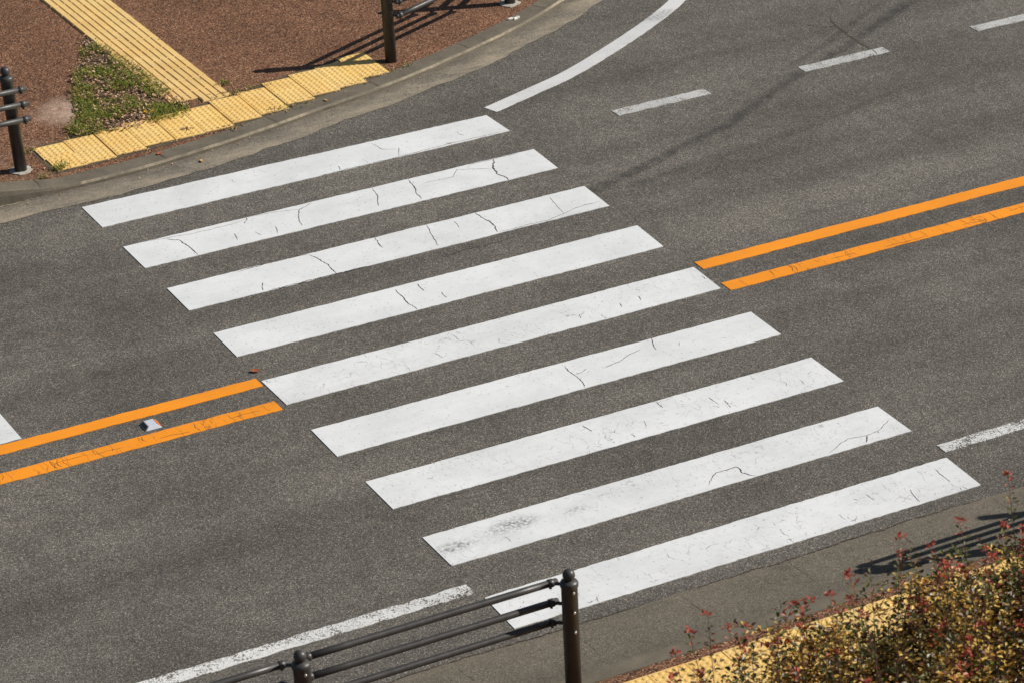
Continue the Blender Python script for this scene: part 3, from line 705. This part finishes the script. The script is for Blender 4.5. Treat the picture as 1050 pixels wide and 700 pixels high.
# thin square-topped post standing right of the view: only its shadow falls into it
o = empty("marker_post", (6.22, -9.80, .05), "plain dark marker post whose lone shadow lies on the near gutter", "post")
bm = bmesh.new(); lathe(bm, [(.038, -.02), (.038, 1.60), (.038, 1.80), (.034, 1.803)], 20); fix(bm); link("pole", bm, M['steel'], o)
bm = bmesh.new(); lathe(bm, [(.09, .0), (.09, .018), (.06, .03), (.05, .032)], 20); fix(bm); link("base", bm, M['steel'], o)

# ------------------------------------------------------------------ small plants
def blade(bm, x, y, z, h, wd, lean, az, mi=0):
    dx, dy = math.cos(az), math.sin(az); px, py = -dy * wd, dx * wd; P = []
    for t in (0, .5, 1):
        r = lean * h * t * t; zz = z + h * (t - .25 * lean * t * t); k = (1 - t) * .9 + .1
        P.append((bm.verts.new((x + dx * r + px * k, y + dy * r + py * k, zz)), bm.verts.new((x + dx * r - px * k, y + dy * r - py * k, zz))))
    for A, B in zip(P, P[1:]):
        f = bm.faces.new((A[0], A[1], B[1], B[0])); f.material_index = mi
def leaf(bm, p, d, up_, L, wd, mi=0, fold=.25):
    d = Vector(d).normalized(); s = d.cross(Vector(up_)); 
    if s.length < 1e-4: s = Vector((1, 0, 0))
    s.normalize(); n = s.cross(d); p = Vector(p)
    b = bm.verts.new(p); t = bm.verts.new(p + d * L - n * L * .12); m1 = p + d * L * .35; m2 = p + d * L * .7 - n * L * .05
    l1 = bm.verts.new(m1 + s * wd * .5 + n * wd * fold); l2 = bm.verts.new(m2 + s * wd * .38 + n * wd * fold * .7)
    r1 = bm.verts.new(m1 - s * wd * .5 + n * wd * fold); r2 = bm.verts.new(m2 - s * wd * .38 + n * wd * fold * .7)
    for f in (bm.faces.new((b, l1, l2, t)), bm.faces.new((b, t, r2, r1))): f.material_index = mi
def inside(p, poly):
    x, y = p; c = False
    for i in range(len(poly)):
        (x1, y1), (x2, y2) = poly[i - 1], poly[i]
        if (y1 > y) != (y2 > y) and x < (x2 - x1) * (y - y1) / (y2 - y1) + x1: c = not c
    return c
GP = [(1.48, 3.76), (1.57, 3.27), (1.63, 2.77), (1.66, 2.2), (1.68, 1.7), (1.74, 1.47), (1.58, 1.36), (1.33, 1.31), (1.0, 1.31), (.62, 1.37), (.44, 1.40), (.50, 1.62), (.70, 1.89), (.80, 2.28), (.93, 2.6), (1.10, 2.95), (1.27, 3.22), (1.40, 3.55)]
bm = bmesh.new(); sp = []
for i in range(len(GP)):
    a, b = GP[i - 1], GP[i]
    for k in range(4):
        t = k / 4; x = a[0] + (b[0] - a[0]) * t; y = a[1] + (b[1] - a[1]) * t; sp.append((x + random.uniform(-.03, .03), y + random.uniform(-.03, .03)))
face(bm, [(x, y, .0535) for x, y in sp]); bmesh.ops.triangulate(bm, faces=bm.faces[:]); fix(bm)
structure(link("soil", bm, M['soil']))
bg_, bd_ = bmesh.new(), bmesh.new(); n = 0
while n < 8200:
    x, y = random.uniform(.4, 1.8), random.uniform(1.25, 3.8)
    if not inside((x + random.uniform(-.04, .04), y + random.uniform(-.05, .05)), GP): continue
    n += 1
    den = mnoise.noise(Vector((x * 3.1, y * 3.1, 2))) + .35 * mnoise.noise(Vector((x * 9, y * 9, 6)))
    edge = (.8 if x < .95 + .2 * (y - 2.2) else 0) + (.6 if x > 1.45 and y > 1.9 else 0)
    if den + edge * .7 > -.10:
        k = random.random()
        if k < .62: blade(bg_, x, y, .05, random.uniform(.025, .085), random.uniform(.002, .0042), random.uniform(.3, 1.2), random.uniform(0, 6.3))
        else: leaf(bg_, (x, y, .055 + random.uniform(0, .03)), (random.uniform(-1, 1), random.uniform(-1, 1), random.uniform(.0, .5)), (0, 0, 1), random.uniform(.02, .045), random.uniform(.010, .020), 1)
    if n % 3 == 0 and den * 1.3 - edge * .5 < .30:
        leaf(bd_, (x, y, .056 + random.uniform(0, .03)), (random.uniform(-1, 1), random.uniform(-1, 1), random.uniform(-.3, .6)), (random.uniform(-.5, .5), random.uniform(-.5, .5), 1), random.uniform(.018, .042), random.uniform(.012, .025), 0, random.uniform(-.1, .4))
o = link("grass", bg_, [M['grass'], M['weed']]); tag(o, "short green grass and weeds between the yellow tiles and the red pavement", "grass", kind='stuff')
for _ in range(60):                                                    # a few leaves blown off the patch
    x, y = random.gauss(1.1, .7), random.gauss(1.9, .8)
    if y < .75 or x < -.4: continue
    leaf(bd_, (x, y, .066), (random.uniform(-1, 1), random.uniform(-1, 1), .1), (0, 0, 1), random.uniform(.015, .035), random.uniform(.008, .018), 0)
for _ in range(150):                                                   # crumbs of leaf in the joint between kerb and tiles
    k = random.randrange(len(cols)); x = cols[k][0] + random.uniform(-.16, .16); y = cols[k][1] - .03 + random.gauss(0, .03)
    leaf(bd_, (x, y, .064), (random.uniform(-1, 1), random.uniform(-1, 1), .15), (0, 0, 1), random.uniform(.012, .03), random.uniform(.007, .016), 0)
for _ in range(26):
    x = random.uniform(-.6, 4.5); l_ = min(LINE, key=lambda p: abs(p.x - x)); leaf(bd_, (x, l_.y - abs(random.gauss(.02, .07)), .014), (random.uniform(-1, 1), random.uniform(-1, 1), .1), (0, 0, 1), random.uniform(.012, .03), random.uniform(.008, .016), 0)
tag(link("leaf_litter", bd_, M['dry']), "pale dry fallen leaves lying among the grass patch", "dry leaves", kind='stuff')
def dandelion(x, y, h, r, label):
    o = empty("dandelion", (x, y, .05), label, "flower")
    bm = bmesh.new(); tube(bm, [(0, 0, 0), (.004, .002, h * .5), (.002, -.004, h)], .0022, 6); fix(bm); link("stem", bm, M['stem'], o)
    bm = bmesh.new()
    for k in range(42):
        a = random.uniform(0, 6.28); e = random.uniform(.05, 1.2)
        leaf(bm, (.002, -.004, h), (math.cos(a) * math.cos(e), math.sin(a) * math.cos(e), math.sin(e) * .7), (0, 0, 1), r * random.uniform(.75, 1.05), .006, 0, .1)
    link("flower_head", bm, M['petal'], o)
dandelion(1.22, 1.45, .075, .026, "larger yellow dandelion in the grass beside the tactile tiles")
dandelion(1.30, 1.475, .062, .017, "smaller yellow dandelion to the right of the larger one in the grass")
def tuft(x, y, n, h, spread, label, dry=.2, sx=1.0):
    bm = bmesh.new()
    for _ in range(n):
        px, py = random.gauss(0, spread * sx), random.gauss(0, spread * .6); k = random.random()
        if k < dry: leaf(bm, (px, py, random.uniform(.004, .02)), (random.uniform(-1, 1), random.uniform(-1, 1), random.uniform(0, .5)), (0, 0, 1), random.uniform(.02, .04), .015, 2)
        elif k < .6: blade(bm, px, py, 0, random.uniform(.4, 1) * h, .003, random.uniform(.4, 1.3), random.uniform(0, 6.3), 0)
        else: leaf(bm, (px, py, random.uniform(.005, h * .7)), (random.uniform(-1, 1), random.uniform(-1, 1), random.uniform(0, .8)), (0, 0, 1), random.uniform(.018, .04), .013, 1)
    o = link("weed_tuft" if sx <= 1 else "weeds", bm, [M['grass'], M['weed'], M['dry']], None, (x, y, .051))
    tag(o, label, "weed", "weeds in the pavement joints", None if sx <= 1 else 'stuff')
tuft(.10, .80, 120, .085, .05, "green weed tuft at the left end of the dotted tiles", .15)
tuft(-.10, .66, 40, .06, .03, "small weed between the kerb and the fence post footing", .3)
tuft(-.02, 1.30, 50, .04, .032, "low dry weed behind the left end of the dotted tiles", .5)
tuft(2.20, 1.86, 70, .055, .035, "weed at the near right corner of the barred tiles", .35)
tuft(1.46, 1.02, 36, .02, .022, "flat brown weed lying on the dotted tiles", .75)
tuft(2.52, 1.02, 60, .03, .09, "mossy weed strip in front of the stepped tiles", .3, 1.3)
tuft(1.86, .83, 34, .025, .06, "dry weed along the front edge of the tiles below the barred path", .6, 1.4)
tuft(2.12, 1.60, 50, .03, .07, "weed in the gap between the dotted and the barred tiles", .4, 1.5)
tuft(3.86, 1.38, 50, .03, .08, "sparse weed at the foot of the fence post behind the last tile", .5, 1.4)
tuft(2.33, 1.62, 60, .03, .09, "weed strip along the back edge of the stepped tiles", .45, 1.5)

# ------------------------------------------------------------------ shrub
sh = empty("shrub", (.6, -12.4, .05), "loose twiggy shrub with red and bronze leaves in front of the near tactile tiles", "shrub")
SO = Vector((.6, -12.4, .05)); rs = random.Random(21)
bs, bl, br = bmesh.new(), bmesh.new(), bmesh.new()
def mass_top(x): return 1.60 + .18 * max(0, min(1, (x + .9) / 1.2)) + .12 * max(0, min(1, (x - .3) / 1.2)) - .15 * max(0, x - 1.9)
def rv(a=1.0): return Vector((rs.uniform(-a, a), rs.uniform(-a, a), rs.uniform(-a, a)))
def shoot(p0, p1, bend, r0, leaves, L, redtip, dens=1.0):
    p0, p1 = Vector(p0), Vector(p1); mid = (p0 + p1) * .5 + bend; P = []
    for i in range(9):
        t = i / 8; P.append(p0 * (1 - t) ** 2 + mid * 2 * t * (1 - t) + p1 * t * t)
    tube(bs, [p - SO for p in P], [r0 * (1 - .75 * i / 8) for i in range(9)], 5)
    tot = (p1 - p0).length; start = max(0, 1 - leaves / tot); t = start; az = rs.uniform(0, 6.3)
    while t < 1.0:
        q = p0 * (1 - t) ** 2 + mid * 2 * t * (1 - t) + p1 * t * t; ax = (p1 - p0).normalized(); az += 1.9 + rs.uniform(-.4, .4)
        f = (t - start) / (1 - start + 1e-6)
        for k in (0, 1):
            if rs.random() > dens: continue
            a = az + math.pi * k; d = Vector((math.cos(a), math.sin(a), rs.uniform(-.15, .55))) + ax * .35
            Lk = L * rs.uniform(.65, 1.15); upv = Vector((0, 0, 1)) + rv(.45)
            pet = q + d.normalized() * rs.uniform(.004, .03)
            isred = rs.random() < (redtip if f > .72 else redtip * .10)
            if isred: leaf(br, pet - SO, d, upv, Lk * .95, Lk * .50, 0)
            else:
                kk = rs.random(); leaf(bl, pet - SO, d, upv, Lk, Lk * .58, 1 if kk > .74 else (2 if kk > GOLD and f < .8 else 0))
        t += .022 / tot * rs.uniform(.7, 1.3)
    if redtip > .5:
        for _ in range(rs.randint(5, 11)):
            d = Vector((rs.uniform(-1, 1), rs.uniform(-1, 1), rs.uniform(-.2, 1))); leaf(br, p1 - SO + rv(.014), d, rv() + Vector((0, 0, .6)), L * rs.uniform(.6, 1.05), L * .48, 0)
GOLD = .50
for i in range(470):                                                   # the twiggy mass
    x = -.95 + 3.3 * rs.random() ** .8; y = rs.uniform(-12.9, -11.75)
    t_ = mass_top(x) + .22 * mnoise.noise(Vector((x * 1.9, y * 1.9, 3)))
    z = t_ * (1 - .38 * rs.random() ** 1.5); bx = x + rs.uniform(-.55, .55); by = y + rs.uniform(-.3, .2)
    if x < .2 and z > 1.3 and rs.random() < .55: continue
    GOLD = (.03 if mnoise.noise(Vector((x * 1.9, z * 2.6, 8))) + .30 * (.9 - x) > -.30 else .38)
    shoot((bx, min(by, -11.8), .05), (x, y, z), Vector((rs.uniform(-.45, .45), rs.uniform(-.25, .25), .1)), .0058, rs.uniform(  .55, 1.15), .044, .9 if rs.random() < .15 else .02, .62)
    for _ in range(5):
        zz = z * rs.uniform(.50, .9); s0 = Vector((x + (bx - x) * .3, y, zz)); shoot(s0, s0 + Vector((rs.uniform(-.38, .38), rs.uniform(-.22, .25), rs.uniform(-.02, .30))), rv(.06), .0035, .36, .043, .75 if rs.random() < .08 else .015, .70)
# sparse shoots standing clear of the mass (tip x, z in the plane y)
TIPS = [(-.98, 2.36), (-.86, 2.44), (-.72, 2.50), (-.62, 2.40), (-.55, 2.28), (-.48, 2.36), (-.40, 2.42), (-.28, 2.50), (-.12, 2.36), (.05, 2.44), (.16, 2.55), (.26, 2.30), (.40, 2.46), (.51, 2.70), (.62, 2.48), (.78, 2.52), (.92, 2.36), (1.02, 2.60), (1.15, 2.42), (1.33, 2.84), (1.30, 2.52), (1.46, 2.46), (1.60, 2.62), (1.8, 2.4), (2.1, 2.5), (.0, 2.2), (.34, 2.18), (.70, 2.25), (1.06, 2.24), (-.8, 2.15), (-.3, 2.2)]
GOLD = .97
for i, (x, z) in enumerate(TIPS):
    y = -12.6 + rs.uniform(-.08, .08); shoot((x + rs.uniform(-.1, .45), y - .1, .6), (x, y, z - .04), Vector((rs.uniform(-.1, .1), 0, .2)), .006, rs.uniform(.30, .55), .036, .85 if rs.random() < .75 else .15, .62)
fix(bs)
link("stems", bs, M['twig'], sh)
link("leaves", bl, [M['leaf_dark'], M['leaf_bronze'], M['leaf_gold']], sh)
link("red_leaves", br, M['leaf_red'], sh)['label'] = "small red leaf clusters at the shoot tips"
for o_ in ("stems", "leaves", "red_leaves"): pass
